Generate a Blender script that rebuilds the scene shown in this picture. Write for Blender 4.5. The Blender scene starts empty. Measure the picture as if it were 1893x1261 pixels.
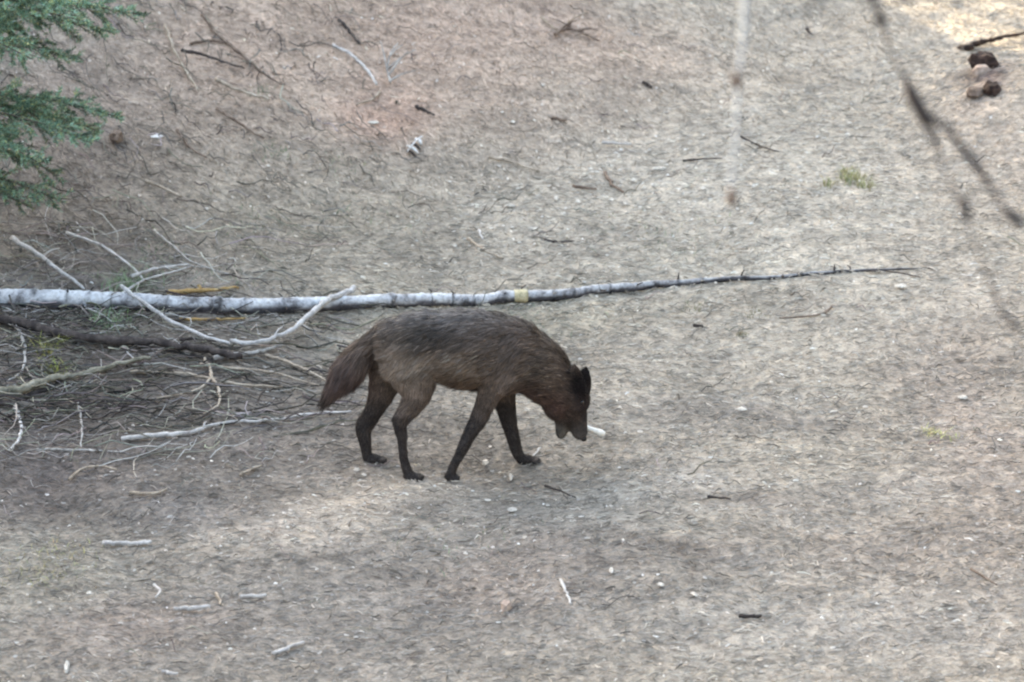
import bpy, math, random
import numpy as np
from mathutils import Vector, Matrix
random.seed(7); rng = np.random.default_rng(11)
R = math.radians
scn = bpy.context.scene
col = scn.collection

# ---------------------------------------------------------------- camera
PITCH, DIST, SC = 22.0, 22.0, 400.0          # degrees, metres, photo pixels per metre at the aim point
FPX = DIST * SC
CAM = np.array([0.0, -DIST * math.cos(R(PITCH)), DIST * math.sin(R(PITCH))])
FWD = np.array([0.0, math.cos(R(PITCH)), -math.sin(R(PITCH))])
RGT = np.array([1.0, 0, 0]); UPV = np.cross(RGT, FWD)
cd = bpy.data.cameras.new('camera'); cam = bpy.data.objects.new('camera', cd); col.objects.link(cam)
cam.location = CAM; cam.rotation_euler = (R(90 - PITCH), 0, 0)
cd.sensor_width = 36; cd.lens = 36 * FPX / 1893.0
cd.clip_start = 0.1; cd.clip_end = 2000
cd.dof.use_dof = True; cd.dof.focus_distance = 20.9; cd.dof.aperture_fstop = 3.3
scn.camera = cam
# ---------------------------------------------------------------- light: low sun behind an added unseen hill, open shade below it
SUN_EL, SUN_AZ = 22.0, 135.0                 # azimuth: angle of the sun's ground direction from +X
world = bpy.data.worlds.new('World'); scn.world = world; world.use_nodes = True
wn = world.node_tree
sky = wn.nodes.new('ShaderNodeTexSky'); sky.sky_type = 'NISHITA'; sky.sun_disc = False
sky.sun_elevation = R(SUN_EL); sky.sun_rotation = R(90 - SUN_AZ)
sky.air_density = 1.0; sky.dust_density = 2.5; sky.ozone_density = 0.6
bg = wn.nodes['Background']; bg.inputs['Strength'].default_value = 0.15
wn.links.new(sky.outputs[0], bg.inputs['Color'])
sd = bpy.data.lights.new('sun', 'SUN'); sd.energy = 2.4; sd.angle = R(0.5); sd.color = (1, .9, .76)
sun = bpy.data.objects.new('sun', sd); col.objects.link(sun)
sv = Vector((math.cos(R(SUN_EL)) * math.cos(R(SUN_AZ)), math.cos(R(SUN_EL)) * math.sin(R(SUN_AZ)), math.sin(R(SUN_EL))))
sun.rotation_euler = sv.to_track_quat('Z', 'Y').to_euler()
vs = scn.view_settings
vs.view_transform = 'Standard'; vs.look = 'None'; vs.gamma = 1; vs.use_curve_mapping = False
vs.exposure = 3.10
vs.use_white_balance = True; vs.white_balance_temperature = 8600; vs.white_balance_tint = 8
scn.cycles.filter_width = 2.2
scn.cycles.max_bounces = 5

# ---------------------------------------------------------------- noise and terrain
_tab = np.random.default_rng(3).random((256, 256))
def vnoise(x, y):
    xi = np.floor(x).astype(int); yi = np.floor(y).astype(int)
    fx = x - xi; fy = y - yi
    fx = fx * fx * (3 - 2 * fx); fy = fy * fy * (3 - 2 * fy)
    a = _tab[xi % 256, yi % 256]; b = _tab[(xi + 1) % 256, yi % 256]
    c = _tab[xi % 256, (yi + 1) % 256]; d = _tab[(xi + 1) % 256, (yi + 1) % 256]
    return (a * (1 - fx) + b * fx) * (1 - fy) + (c * (1 - fx) + d * fx) * fy - .5
def fbm(x, y, f, n=4):
    s = 0; a = 1.0
    for k in range(n):
        s = s + a * vnoise(x * f + 17.3 * k, y * f + 5.1 * k); f *= 2.03; a *= .5
    return s
def sstep(v): v = np.clip(v, 0, 1); return v * v * (3 - 2 * v)
def zt(x, y, fine=True):
    x = np.asarray(x, float); y = np.asarray(y, float)
    s = (-x + y) * .7071; t = (x + y) * .7071
    z = .34 * np.log1p(np.exp(np.clip((s - 2.4) * 2.2, -40, 40))) / 2.2 * (1 - sstep((s - 7) / 8))
    lat = 1 - sstep((t - 4.0) / 1.6)
    z = z + (11.0 * sstep((s - 5.2) / 12.0)) * lat * (1 - .0 * s)  # unseen hill added to block the sun, cut sideways to leave a lit corner
    z = z + .10 * np.exp(-(((x - 2.75) / .5) ** 2 + ((y - 3.3) / .7) ** 2)) * 2.2      # dirt mound at the right
    dn = np.maximum(-y - 5.0, 0); z = z + .43 * dn * sstep(dn / 3) * (1 - 0.0) * np.minimum(1, 30 / np.maximum(dn, 1))     # the slope the viewer stands on, added out of view to block low sky
    dr = np.maximum(x - 5.5, 0); z = z + np.minimum(.75 * dr * sstep(dr / 4), 16)  # unseen rise at the right, added to block low sky
    dl = np.maximum(-x - 7, 0); z = z + np.minimum(.5 * dl * sstep(dl / 4), 12) * (1 - sstep((s - 4) / 4))  # unseen rise at the left, likewise added against low sky
    flat = np.exp(-((x / .9) ** 2 + ((y + 1.6) / .5) ** 2))
    far = 1 + .6 * np.hypot(x, y) / 20
    z = z + (.10 * fbm(x, y, .55, 3) * far + .018 * fbm(x + 9, y * .8, 3.1, 3)) * (1 - flat)
    if fine:
        z = z + (.016 * fbm(x * .7, y, 9, 3)) * (1 - .5 * flat) + .006 * fbm(x * .6 + 3, y, 30, 2)
    return z
def ray(px, py):
    d = FWD + RGT * (px - 946.5) / FPX + UPV * (630.5 - py) / FPX
    return d / np.linalg.norm(d)
def gp(px, py, h=0.0):
    """the point of the ground seen at a place of the photograph, lifted by h"""
    d = ray(px, py); a, b = 15.0, 15.0
    while True:
        p = CAM + d * b
        if p[2] < zt(p[0], p[1], False) or b > 60: break
        a = b; b += .1
    for _ in range(18):
        m = (a + b) / 2; p = CAM + d * m
        if p[2] < zt(p[0], p[1], False): b = m
        else: a = m
    p = CAM + d * b
    return np.array([p[0], p[1], float(zt(p[0], p[1], False)) + h])
def vp(px, py, Y):
    d = ray(px, py); k = (Y - CAM[1]) / d[1]; return CAM + d * k
def to_px(P):
    q = P - CAM; z = q @ FWD
    return 946.5 + FPX * (q @ RGT) / z, 630.5 - FPX * (q @ UPV) / z

# soil colours: patches of differing soil and litter, plus the hollow's shade painted dark
BASE = np.array([.355, .325, .270])
PATCH = [  # photo place, half sizes in photo px, colour, weight
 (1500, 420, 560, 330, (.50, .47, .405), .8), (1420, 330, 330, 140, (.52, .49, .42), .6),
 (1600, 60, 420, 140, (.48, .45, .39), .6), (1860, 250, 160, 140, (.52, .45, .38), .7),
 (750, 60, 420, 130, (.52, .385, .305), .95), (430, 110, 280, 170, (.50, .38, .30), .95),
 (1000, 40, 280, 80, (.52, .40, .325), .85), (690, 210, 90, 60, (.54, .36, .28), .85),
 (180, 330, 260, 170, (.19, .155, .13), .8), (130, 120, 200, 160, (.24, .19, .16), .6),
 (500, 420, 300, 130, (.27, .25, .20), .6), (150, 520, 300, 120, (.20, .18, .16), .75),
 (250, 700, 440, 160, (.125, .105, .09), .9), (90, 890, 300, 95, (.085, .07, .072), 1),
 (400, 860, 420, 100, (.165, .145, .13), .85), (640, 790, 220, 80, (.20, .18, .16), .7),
 (300, 1130, 480, 170, (.25, .23, .205), .8), (750, 1150, 400, 150, (.25, .235, .215), .8),
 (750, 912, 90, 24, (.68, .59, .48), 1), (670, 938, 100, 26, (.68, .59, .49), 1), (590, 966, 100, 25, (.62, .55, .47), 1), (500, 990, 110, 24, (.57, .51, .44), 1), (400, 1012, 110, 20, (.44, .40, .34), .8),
 (850, 880, 200, 40, (.23, .20, .175), .6), (1050, 860, 240, 70, (.25, .235, .205), .7),
 (1060, 1040, 330, 110, (.30, .28, .255), .6), (1150, 960, 160, 50, (.36, .335, .29), .4),
 (1350, 780, 240, 60, (.29, .275, .25), .6), (1200, 640, 200, 60, (.33, .31, .27), .5),
 (1500, 900, 240, 60, (.44, .41, .35), .6), (1450, 1000, 200, 50, (.42, .38, .31), .5),
 (1420, 1180, 260, 90, (.43, .42, .385), .6), (1700, 1150, 300, 120, (.37, .35, .32), .6),
 (1820, 800, 140, 260, (.36, .30, .265), .6), (1650, 990, 220, 60, (.29, .25, .22), .55),
 (930, 590, 300, 50, (.36, .34, .26), .5), (1250, 500, 240, 60, (.48, .46, .39), .6),
 (90, 1060, 150, 60, (.30, .285, .23), .4), (620, 960, 80, 30, (.28, .25, .19), .2), (330, 950, 110, 26, (.19, .185, .185), .5),
 (260, 1160, 150, 40, (.34, .27, .23), .5), (1060, 975, 90, 24, (.40, .37, .32), .5), (1180, 925, 90, 24, (.40, .37, .32), .5), (1300, 880, 90, 24, (.44, .42, .38), .7), (1330, 1010, 90, 22, (.44, .41, .37), .6), (1480, 950, 110, 26, (.46, .43, .38), .7), (1640, 890, 110, 24, (.44, .41, .37), .6), (1230, 990, 140, 20, (.20, .18, .16), .8), (1420, 915, 140, 20, (.20, .18, .16), .8), (1500, 800, 200, 22, (.22, .20, .175), .7), (1050, 1030, 160, 22, (.21, .19, .17), .7), (1832, 150, 45, 50, (.16, .11, .10), .9), (900, 1100, 120, 40, (.31, .25, .21), .5)]  # the dark patch at the right edge paints the hollow's shade
_P = []
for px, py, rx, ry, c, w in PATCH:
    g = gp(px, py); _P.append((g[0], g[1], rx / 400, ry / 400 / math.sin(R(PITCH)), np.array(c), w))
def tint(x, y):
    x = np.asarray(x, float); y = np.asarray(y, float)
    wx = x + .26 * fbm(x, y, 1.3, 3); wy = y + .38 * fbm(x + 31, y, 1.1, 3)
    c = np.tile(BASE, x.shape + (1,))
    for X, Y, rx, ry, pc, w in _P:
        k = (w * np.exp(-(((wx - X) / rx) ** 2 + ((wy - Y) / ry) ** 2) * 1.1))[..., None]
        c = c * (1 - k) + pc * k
    n = (1 + .20 * fbm(x, y * .7, 2.2, 4) + .30 * fbm(x * .6 + 5, y, 9, 3))[..., None]
    c = .40 * (c / .40) ** .74 * np.array([1.01, .982, .982])
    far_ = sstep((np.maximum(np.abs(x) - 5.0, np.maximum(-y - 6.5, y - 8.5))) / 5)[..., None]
    c = c * (1 - far_) + np.array([.085, .080, .055]) * far_          # unseen ground round about made dark duff to cut its bounce light
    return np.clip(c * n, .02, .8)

# ---------------------------------------------------------------- helpers
def tag(o, label=None, cat=None, group=None, kind=None):
    if label: o['label'] = label
    if cat: o['category'] = cat
    if group: o['group'] = group
    if kind: o['kind'] = kind
    return o
def empty(name, loc, label=None, cat=None, group=None):
    o = bpy.data.objects.new(name, None); col.objects.link(o); o.location = [float(v) for v in loc]
    o.empty_display_size = .1
    return tag(o, label, cat, group)
def mk(name, V, F, mat, parent=None, C=None, smooth=True, UVal=None):
    """V: (n,3), F: list or array of faces; C: per-vertex colours"""
    V = np.asarray(V, float)
    org = np.zeros(3)
    if parent is not None: org = np.array(parent.matrix_basis.translation)
    else:
        org = np.array([V[:, 0].mean(), V[:, 1].mean(), V[:, 2].min()]) if name not in ('ground',) else np.zeros(3)
    if parent is not None and parent.parent is not None: org = org + np.array(parent.parent.matrix_basis.translation)
    me = bpy.data.meshes.new(name)
    Vl = V - org
    if isinstance(F, np.ndarray):
        n, k = F.shape
        me.vertices.add(len(V)); me.vertices.foreach_set('co', Vl.ravel())
        me.loops.add(n * k); me.loops.foreach_set('vertex_index', F.astype(np.int32).ravel())
        me.polygons.add(n); me.polygons.foreach_set('loop_start', np.arange(0, n * k, k, dtype=np.int32))
        me.update(calc_edges=True)
    else:
        me.from_pydata(Vl.tolist(), [], [list(f) for f in F])
    me.polygons.foreach_set('use_smooth', np.full(len(me.polygons), smooth))
    if C is not None:
        a = me.color_attributes.new('tint', 'FLOAT_COLOR', 'POINT')
        a.data.foreach_set('color', np.concatenate([C, np.ones((len(C), 1))], 1).ravel())
    me.materials.append(mat); me.update()
    o = bpy.data.objects.new(name, me); col.objects.link(o)
    if parent is not None: o.parent = parent
    else: o.location = org
    return o

def spline(P, n):
    """Catmull-Rom through P (k,d) -> n points"""
    P = np.asarray(P, float); k = len(P)
    if k == 2: return P[0] + (P[1] - P[0]) * np.linspace(0, 1, n)[:, None]
    Q = np.vstack([2 * P[0] - P[1], P, 2 * P[-1] - P[-2]])
    u = np.linspace(0, k - 1 - 1e-9, n); i = u.astype(int); f = (u - i)[:, None]
    p0, p1, p2, p3 = Q[i], Q[i + 1], Q[i + 2], Q[i + 3]
    return .5 * (2 * p1 + (p2 - p0) * f + (2 * p0 - 5 * p1 + 4 * p2 - p3) * f ** 2 + (3 * p1 - p0 - 3 * p2 + p3) * f ** 3)
def tube(P, r, sides=8, rough=0.0, seed=0):
    P = np.asarray(P, float); r = np.broadcast_to(np.asarray(r, float), (len(P),))
    T = np.gradient(P, axis=0); T /= np.linalg.norm(T, axis=1)[:, None] + 1e-12
    up = np.array([0, 0, 1.0]); 
    N = np.cross(T, up); bad = np.linalg.norm(N, axis=1) < .1; N[bad] = np.cross(T[bad], [0, 1.0, 0])
    N /= np.linalg.norm(N, axis=1)[:, None]; B = np.cross(N, T)
    a = np.linspace(0, 2 * np.pi, sides, endpoint=False)
    g = np.random.default_rng(seed); k = 1 + rough * (g.random((len(P), sides)) - .5)
    V = P[:, None] + (r[:, None] * k)[..., None] * (np.cos(a)[None, :, None] * N[:, None] + np.sin(a)[None, :, None] * B[:, None])
    V = V.reshape(-1, 3); F = []
    for i in range(len(P) - 1):
        for j in range(sides):
            F.append((i * sides + j, i * sides + (j + 1) % sides, (i + 1) * sides + (j + 1) % sides, (i + 1) * sides + j))
    F.append(tuple(range(sides - 1, -1, -1))); F.append(tuple((len(P) - 1) * sides + j for j in range(sides)))
    return V, F
def join(parts):
    V = []; F = []; n = 0
    for v, f in parts:
        V.append(v); F += [tuple(i + n for i in q) for q in f]; n += len(v)
    return np.vstack(V), F

def mat(name, rough=.85, spec=.25):
    m = bpy.data.materials.new(name); m.use_nodes = True
    b = m.node_tree.nodes['Principled BSDF']; b.inputs['Roughness'].default_value = rough
    b.inputs['Specular IOR Level'].default_value = spec
    return m, m.node_tree, b
def node(nt, t, **kw):
    n = nt.nodes.new(t)
    for k, v in kw.items():
        if k in n.inputs: n.inputs[k].default_value = v
        else: setattr(n, k, v)
    return n
def ramp(nt, stops, src):
    r = nt.nodes.new('ShaderNodeValToRGB'); e = r.color_ramp.elements
    while len(e) < len(stops): e.new(.5)
    for q, (p, c) in zip(e, stops):
        q.position = p; q.color = (*c, 1) if len(c) == 3 else c
    nt.links.new(src, r.inputs[0]); return r.outputs[0]
def mixc(nt, fac, a, b, mode='MIX'):
    n = nt.nodes.new('ShaderNodeMix'); n.data_type = 'RGBA'; n.blend_type = mode
    for s, v in ((0, fac), (6, a), (7, b)):
        if hasattr(v, 'links'): nt.links.new(v, n.inputs[s])
        elif s == 0: n.inputs[0].default_value = v
        else: n.inputs[s].default_value = (*v, 1)
    return n.outputs[2]
def coord(nt, scale=(1, 1, 1)):
    t = nt.nodes.new('ShaderNodeTexCoord'); m = nt.nodes.new('ShaderNodeMapping')
    m.inputs['Scale'].default_value = scale; nt.links.new(t.outputs['Object'], m.inputs[0]); return m.outputs[0]
def noise(nt, vec, scale, detail=4, rough=.6):
    n = node(nt, 'ShaderNodeTexNoise', Scale=scale, Detail=detail, Roughness=rough); nt.links.new(vec, n.inputs['Vector']); return n.outputs['Fac']
def bump(nt, b, h, strength=.5, dist=.01):
    n = node(nt, 'ShaderNodeBump', Strength=strength, Distance=dist); nt.links.new(h, n.inputs['Height']); nt.links.new(n.outputs[0], b.inputs['Normal'])
def m_soil():
    m, nt, b = mat('soil', .95, .1); v = coord(nt)
    at = node(nt, 'ShaderNodeAttribute', attribute_name='tint')
    n1 = noise(nt, v, 26, 6, .7); n2 = noise(nt, v, 110, 5, .75)
    f1 = ramp(nt, [(.32, (.55, .53, .52)), (.5, (1, 1, 1)), (.68, (1.35, 1.33, 1.28))], n1)
    f2 = ramp(nt, [(.3, (.55, .53, .52)), (.46, (.95, .95, .95)), (.56, (1.05, 1.05, 1.05)), (.72, (1.35, 1.34, 1.32))], n2)
    c = mixc(nt, 1, at.outputs['Color'], f1, 'MULTIPLY'); c = mixc(nt, .9, c, f2, 'MULTIPLY')
    vo = node(nt, 'ShaderNodeTexVoronoi', Scale=70.0); nt.links.new(v, vo.inputs['Vector'])
    hs = mixc(nt, .0, c, vo.outputs['Color'], 'OVERLAY')
    nt.links.new(hs, b.inputs['Base Color'])
    mx = node(nt, 'ShaderNodeMath', operation='ADD'); nt.links.new(n1, mx.inputs[0]); nt.links.new(n2, mx.inputs[1])
    bump(nt, b, mx.outputs[0], .9, .012); return m
def m_tint(name, rough=.85, var=.25, sheen=0):
    m, nt, b = mat(name, rough, .2)
    at = node(nt, 'ShaderNodeAttribute', attribute_name='tint'); n = noise(nt, coord(nt), 60, 3)
    f = ramp(nt, [(.3, (1 - var,) * 3), (.7, (1 + var,) * 3)], n)
    nt.links.new(mixc(nt, 1, at.outputs['Color'], f, 'MULTIPLY'), b.inputs['Base Color']); return m
def m_wood(name, c0, c1, c2, scale=18, stretch=(1, 1, 1), bs=.6):
    m, nt, b = mat(name, .85, .25); v = coord(nt, stretch)
    n = noise(nt, v, scale, 6, .7); n2 = noise(nt, v, scale * 6, 3)
    c = ramp(nt, [(.32, c0), (.5, c1), (.68, c2)], n)
    c = mixc(nt, .5, c, ramp(nt, [(.35, (.6, .6, .6)), (.6, (1.15, 1.15, 1.15))], n2), 'MULTIPLY')
    nt.links.new(c, b.inputs['Base Color']); bump(nt, b, n, bs, .004); return m
def m_log():
    m, nt, b = mat('pale_bark', .75, .3)
    v = coord(nt, (1, 1, 1)); a = noise(nt, v, 7, 6, .75); f = noise(nt, v, 45, 4, .7)
    c = ramp(nt, [(.36, (.13, .13, .14)), (.46, (.40, .42, .46)), (.58, (.62, .66, .71)), (.75, (.54, .56, .58))], a)
    c = mixc(nt, .6, c, ramp(nt, [(.34, (.38, .36, .35)), (.5, (1, 1, 1))], f), 'MULTIPLY')
    at = node(nt, 'ShaderNodeAttribute', attribute_name='tint')
    c = mixc(nt, 1, c, at.outputs['Color'], 'MULTIPLY')
    nt.links.new(c, b.inputs['Base Color']); bump(nt, b, f, .6, .006); return m
M = dict(
    soil=m_soil(), litter=m_tint('dry_litter'), log=m_log(),
    white=m_wood('bleached_wood', (.26, .25, .25), (.47, .46, .46), (.60, .60, .61)),
    chip=m_wood('fresh_chip', (.26, .24, .22), (.50, .48, .45), (.68, .67, .63), 80),
    grey2=m_wood('weathered_wood', (.18, .18, .18), (.42, .42, .43), (.58, .59, .61), 14), rust_and_hollow=m_wood('rusty_bark_and_hollow', (.012, .009, .009), (.035, .022, .02), (.10, .065, .055), 26),
    grey=m_wood('grey_wood', (.16, .15, .15), (.34, .33, .32), (.50, .49, .48)),
    tan=m_wood('tan_wood', (.18, .14, .11), (.34, .29, .24), (.48, .43, .37)),
    brown=m_wood('brown_wood', (.07, .05, .04), (.16, .12, .10), (.28, .23, .19)),
    dark=m_wood('dark_wood', (.018, .016, .018), (.05, .042, .042), (.11, .095, .09)),
    orange=m_wood('orange_wood', (.22, .13, .06), (.38, .25, .11), (.50, .38, .22), 25),
    moss=m_wood('mossy_wood', (.09, .09, .07), (.22, .21, .17), (.38, .37, .33), 14),
    yellow=m_wood('yellow_lichen', (.36, .33, .22), (.56, .50, .34), (.66, .63, .50), 30),
    stone=m_wood('tan_stone', (.26, .20, .17), (.40, .32, .28), (.50, .43, .38), 8),
    pstone=m_wood('pale_stone', (.5, .5, .5), (.66, .66, .67), (.76, .76, .77), 12),
    needle=m_tint('green_needles', .6, .2), coat=m_tint('coat', .8, .15), fur=m_tint('fur', .45, .1),
    bark=m_wood('tree_bark', (.05, .04, .035), (.12, .10, .085), (.20, .17, .15), 10))
mm, nt, b = mat('wet_black', .15, .5); b.inputs['Base Color'].default_value = (.006, .005, .006, 1); M['wet'] = mm
mm, nt, b = mat('bone', .5, .4); b.inputs['Base Color'].default_value = (.85, .84, .80, 1)
nn = noise(nt, coord(nt), 60, 3); nt.links.new(ramp(nt, [(.3, (.70, .68, .62)), (.6, (.86, .86, .84))], nn), b.inputs['Base Color']); M['bone'] = mm

# ---------------------------------------------------------------- ground
def axis(lo, hi, step, far, n):
    c = np.arange(lo, hi, step); g = np.geomspace(step * 2, far, n)
    return np.concatenate([lo - g[::-1], c, c[-1] + g])
gx = axis(-2.95, 2.95, .0135, 160, 70); gy = axis(-4.3, 6.4, .0175, 160, 80)
X, Y = np.meshgrid(gx, gy, indexing='ij')
Z = zt(X, Y); nx, ny = X.shape
I = np.arange(nx * ny).reshape(nx, ny)
F = np.stack([I[:-1, :-1], I[1:, :-1], I[1:, 1:], I[:-1, 1:]], -1).reshape(-1, 4)
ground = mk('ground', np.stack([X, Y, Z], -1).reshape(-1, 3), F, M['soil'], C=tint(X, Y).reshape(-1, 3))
ground['kind'] = 'structure'

# ---------------------------------------------------------------- scattered litter nobody could count
def scatter_px(n, x0, x1, y0, y1, seed):
    """points on the ground, even over the ground, kept within a region of it"""
    g = np.random.default_rng(seed); out = []
    c = np.array([gp(x0, y0), gp(x1, y0), gp(x0, y1), gp(x1, y1)])
    lo = c.min(0); hi = c.max(0)
    while sum(map(len, out)) < n:
        x = g.uniform(lo[0], hi[0], n); y = g.uniform(lo[1], hi[1], n)
        P = np.stack([x, y, zt(x, y, False)], -1); u, v = to_px(P)
        k = (u > x0) & (u < x1) & (v > y0) & (v < y1); out.append(np.stack([x[k], y[k]], -1))
    return np.vstack(out)[:n]
def needles(name, xy, L, W, tone, seed, m, spread=.5, curl=.16, lift=.003, zr=.008, align=True, tintmix=1.0, extra=None):
    """short bent three-sided slivers lying on the ground"""
    g = np.random.default_rng(seed); n = len(xy)
    L = g.uniform(*L, n) * g.uniform(.6, 1.2, n); W = g.uniform(*W, n)
    a = g.uniform(0, 2 * np.pi, n)
    if align:
        s = (-xy[:, 0] + xy[:, 1]) * .7071; k = g.random(n) < np.where(s > 1.5, .8, .72)
        base = np.where(s > 1.5, R(-58), R(0))
        a = np.where(k, base + g.normal(0, .45, n), a)
    d = np.stack([np.cos(a), np.sin(a)], -1); q = np.stack([-d[:, 1], d[:, 0]], -1)
    bend = g.normal(0, curl, n) * L
    st = [-.5, 0, .5]; ring = []
    for j, t in enumerate(st):
        p = xy + d * (t * L)[:, None] + q * ((t * t * -4 + 1) * bend * .25)[:, None]
        z = zt(p[:, 0], p[:, 1]) + lift + g.uniform(0, zr, n) * (1 if j != 1 else 1.3)
        w = W * (1 if j == 1 else .55)
        for sgn, up in ((-1, 0), (0, 1), (1, 0)):
            ring.append(np.stack([p[:, 0] + q[:, 0] * w * .5 * sgn, p[:, 1] + q[:, 1] * w * .5 * sgn, z + w * .75 * up], -1))
    V = np.stack(ring, 1).reshape(-1, 3)
    f = np.array([(0, 3, 4, 1), (1, 4, 5, 2), (3, 6, 7, 4), (4, 7, 8, 5)])
    F = (np.arange(n)[:, None, None] * 9 + f[None]).reshape(-1, 4)
    c = tint(xy[:, 0], xy[:, 1]) * tintmix + (1 - tintmix) * .4
    br = np.exp(g.normal(tone[0], tone[1], n))[:, None]
    hue = 1 + g.normal(0, .009, (n, 3)) * np.array([1, .5, 1.2])
    c = np.clip(c * br * hue, .012, .82)
    if extra is not None: c = extra(c, g, n)
    o = mk(name, V, F, m, C=np.repeat(c, 9, 0), smooth=False); return o
FR = (-120, 2010, -60, 1320)
o = needles('needle_litter', scatter_px(85000, *FR, 1), (.014, .05), (.0025, .006), (.0, .27), 2, M['litter']); tag(o, 'dry needles and grass bits strewn over the bare soil', 'needle litter', kind='stuff')
o = needles('twig_litter', scatter_px(14000, *FR, 3), (.018, .065), (.003, .0075), (-.45, .38), 4, M['litter'], curl=.09, zr=.012); tag(o, 'small broken twigs strewn over the bare soil', 'twig litter', kind='stuff')
def outer(n, seed):            # the same litter, coarser, carries on all round the part in view
    P_ = scatter_px(n, -1500, 3400, -700, 2600, seed); u, v = to_px(np.stack([P_[:, 0], P_[:, 1], zt(P_[:, 0], P_[:, 1], False)], -1))
    return P_[(u < -110) | (u > 2000) | (v < -55) | (v > 1315)]
o = needles('needle_litter', outer(60000, 41), (.03, .08), (.005, .010), (-.05, .3), 42, M['litter']); tag(o, 'dry needles and grass bits on the soil round the clearing', 'needle litter', kind='stuff')
o = needles('twig_litter', outer(16000, 43), (.03, .10), (.006, .011), (-.5, .38), 44, M['litter']); tag(o, 'small broken twigs on the soil round the clearing', 'twig litter', kind='stuff')
def dens(xy, f, seed):
    u, v = to_px(np.stack([xy[:, 0], xy[:, 1], zt(xy[:, 0], xy[:, 1], False)], -1))
    return xy[np.random.default_rng(seed).random(len(xy)) < f(u, v)]
# small wood chips
xy = dens(scatter_px(4200, *FR, 5), lambda u, v: .25 + .75 * np.exp(-((u - 1050) / 420) ** 2 - ((v - 380) / 170) ** 2) + .3 * (v > 850), 6)
o = needles('chip_litter', xy, (.008, .024), (.005, .011), (.42, .30), 7, M['litter'], tintmix=.6, zr=.004, lift=.010); tag(o, 'tiny pale wood chips and pebbles sprinkled on the soil', 'chip litter', kind='stuff')
# brush tangle on the left
def brush(name, n, box, L, Rr, seed, label, ang=-12, tone=-1.55, sp=.75, base_h=.004, sub=.035):
    g = np.random.default_rng(seed); xy = scatter_px(n, *box, seed); u, v = to_px(np.stack([xy[:, 0], xy[:, 1], zt(xy[:, 0], xy[:, 1], False)], -1))
    keep = g.random(n) < np.clip(1.25 - (u - box[0]) / (box[1] - box[0]) * 1.1, .05, 1); xy = xy[keep]; n = len(xy)
    parts = []; cols = []
    for i in range(n):
        l = g.uniform(*L) ; a = g.normal(R(ang), sp); c = xy[i]; k = 6
        t = np.linspace(-.5, .5, k); cu = g.normal(0, .35)
        p = c + np.stack([np.cos(a + cu * t * 2), np.sin(a + cu * t * 2)], -1) * (t * l)[:, None]
        h = g.uniform(.004, .05) * (base_h / .004) + g.uniform(-.02, .04) * t * 2 + .012 * np.sin(t * 9 + g.uniform(0, 6))
        P = np.column_stack([p, zt(p[:, 0], p[:, 1]) + np.maximum(h, .003)])
        v_, f_ = tube(P, g.uniform(*Rr) * np.linspace(1, .45, k), 4)
        parts.append((v_, f_)); b0 = np.exp(g.normal(tone, .5)); w = np.array([1.0, .93, .86]) * (1 + g.normal(0, .06, 3))
        cols.append(np.tile(np.clip(b0 * w, .02, .48), (len(v_), 1)))
    V, F = join(parts); o = mk(name, V, F, M['litter'], C=np.vstack(cols)); tag(o, label, 'brush', kind='stuff'); return o

brush('bank_twigs', 650, (-100, 800, 0, 470), (.06, .30), (.0018, .0045), 22, 'thin dead twigs lying all over the bank', ang=-56, tone=-2.0, sp=.35)
brush('dark_brush', 760, (-120, 700, 555, 800), (.10, .45), (.002, .006), 24, 'dark twigs heaped beneath the fallen pole at left', ang=-8, tone=-2.5, sp=.35)
brush('brush_tangle', 820, (-120, 660, 420, 860), (.08, .42), (.0016, .004), 21, 'tangle of thin dead twigs round the fallen pole at left', tone=-1.3, base_h=.004)
brush('slope_twigs', 420, (500, 1950, 0, 900), (.04, .16), (.0016, .0035), 25, 'thin dark twigs scattered over the slope behind the wolf', ang=-8, tone=-1.8, sp=.45)
brush('dead_twigs', 160, (-80, 1700, 850, 1290), (.05, .16), (.0012, .0028), 23, 'thin dead twigs scattered over the near ground')
# grass bits
def grass(name, spots, seed, label, cat, c0, H=(.03, .07), kind=None):
    g = np.random.default_rng(seed); V = []; C = []; n = 0
    for px, py, r, cnt in spots:
        c = gp(px, py)
        for _ in range(cnt):
            x, y = c[0] + g.normal(0, r / 400), c[1] + g.normal(0, r / 400 * 1.2); a = g.uniform(0, 6.28); h = g.uniform(*H); w = g.uniform(.0012, .0024)
            z = float(zt(x, y)); d = np.array([math.cos(a), math.sin(a)]) ; q = np.array([-d[1], d[0]]) * w; le = g.uniform(.2, 1.3) * h
            for t, k in ((0, 1), (.5, .8), (1, .15)):
                p = np.array([x, y]) + d * le * t * t
                V += [(*(p - q * k), z + h * t * (1.2 - .45 * t) - .002), (*(p + q * k), z + h * t * (1.2 - .45 * t) - .002)]
            cc = np.array(c0) * g.uniform(.6, 1.5) * (1 + g.normal(0, .08, 3)); C += [cc] * 6; n += 1
    F = (np.arange(n)[:, None, None] * 6 + np.array([(0, 1, 3, 2), (2, 3, 5, 4)])[None]).reshape(-1, 4)
    o = mk(name, np.array(V), F, M['needle'], C=np.clip(np.array(C), .01, .8)); return tag(o, label, cat, kind=kind)
grass('grass_tuft', [(1575, 335, 14, 130), (1600, 348, 9, 50), (1530, 345, 9, 30), (1560, 322, 10, 40)], 31, 'yellow-green grass tuft on pale soil at upper right', 'grass tuft', (.26, .27, .12), kind='stuff')
grass('grass_tuft', [(1720, 803, 12, 60), (1760, 812, 9, 26)], 32, 'small yellowish grass tuft on grey soil at right', 'grass tuft', (.46, .45, .20), (.02, .04), kind='stuff')
grass('grass_tuft', [(240, 530, 26, 160), (200, 600, 30, 130)], 33, 'pale green grass growing around the fallen pole at left', 'grass tuft', (.17, .26, .15), (.04, .10), kind='stuff')
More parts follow.
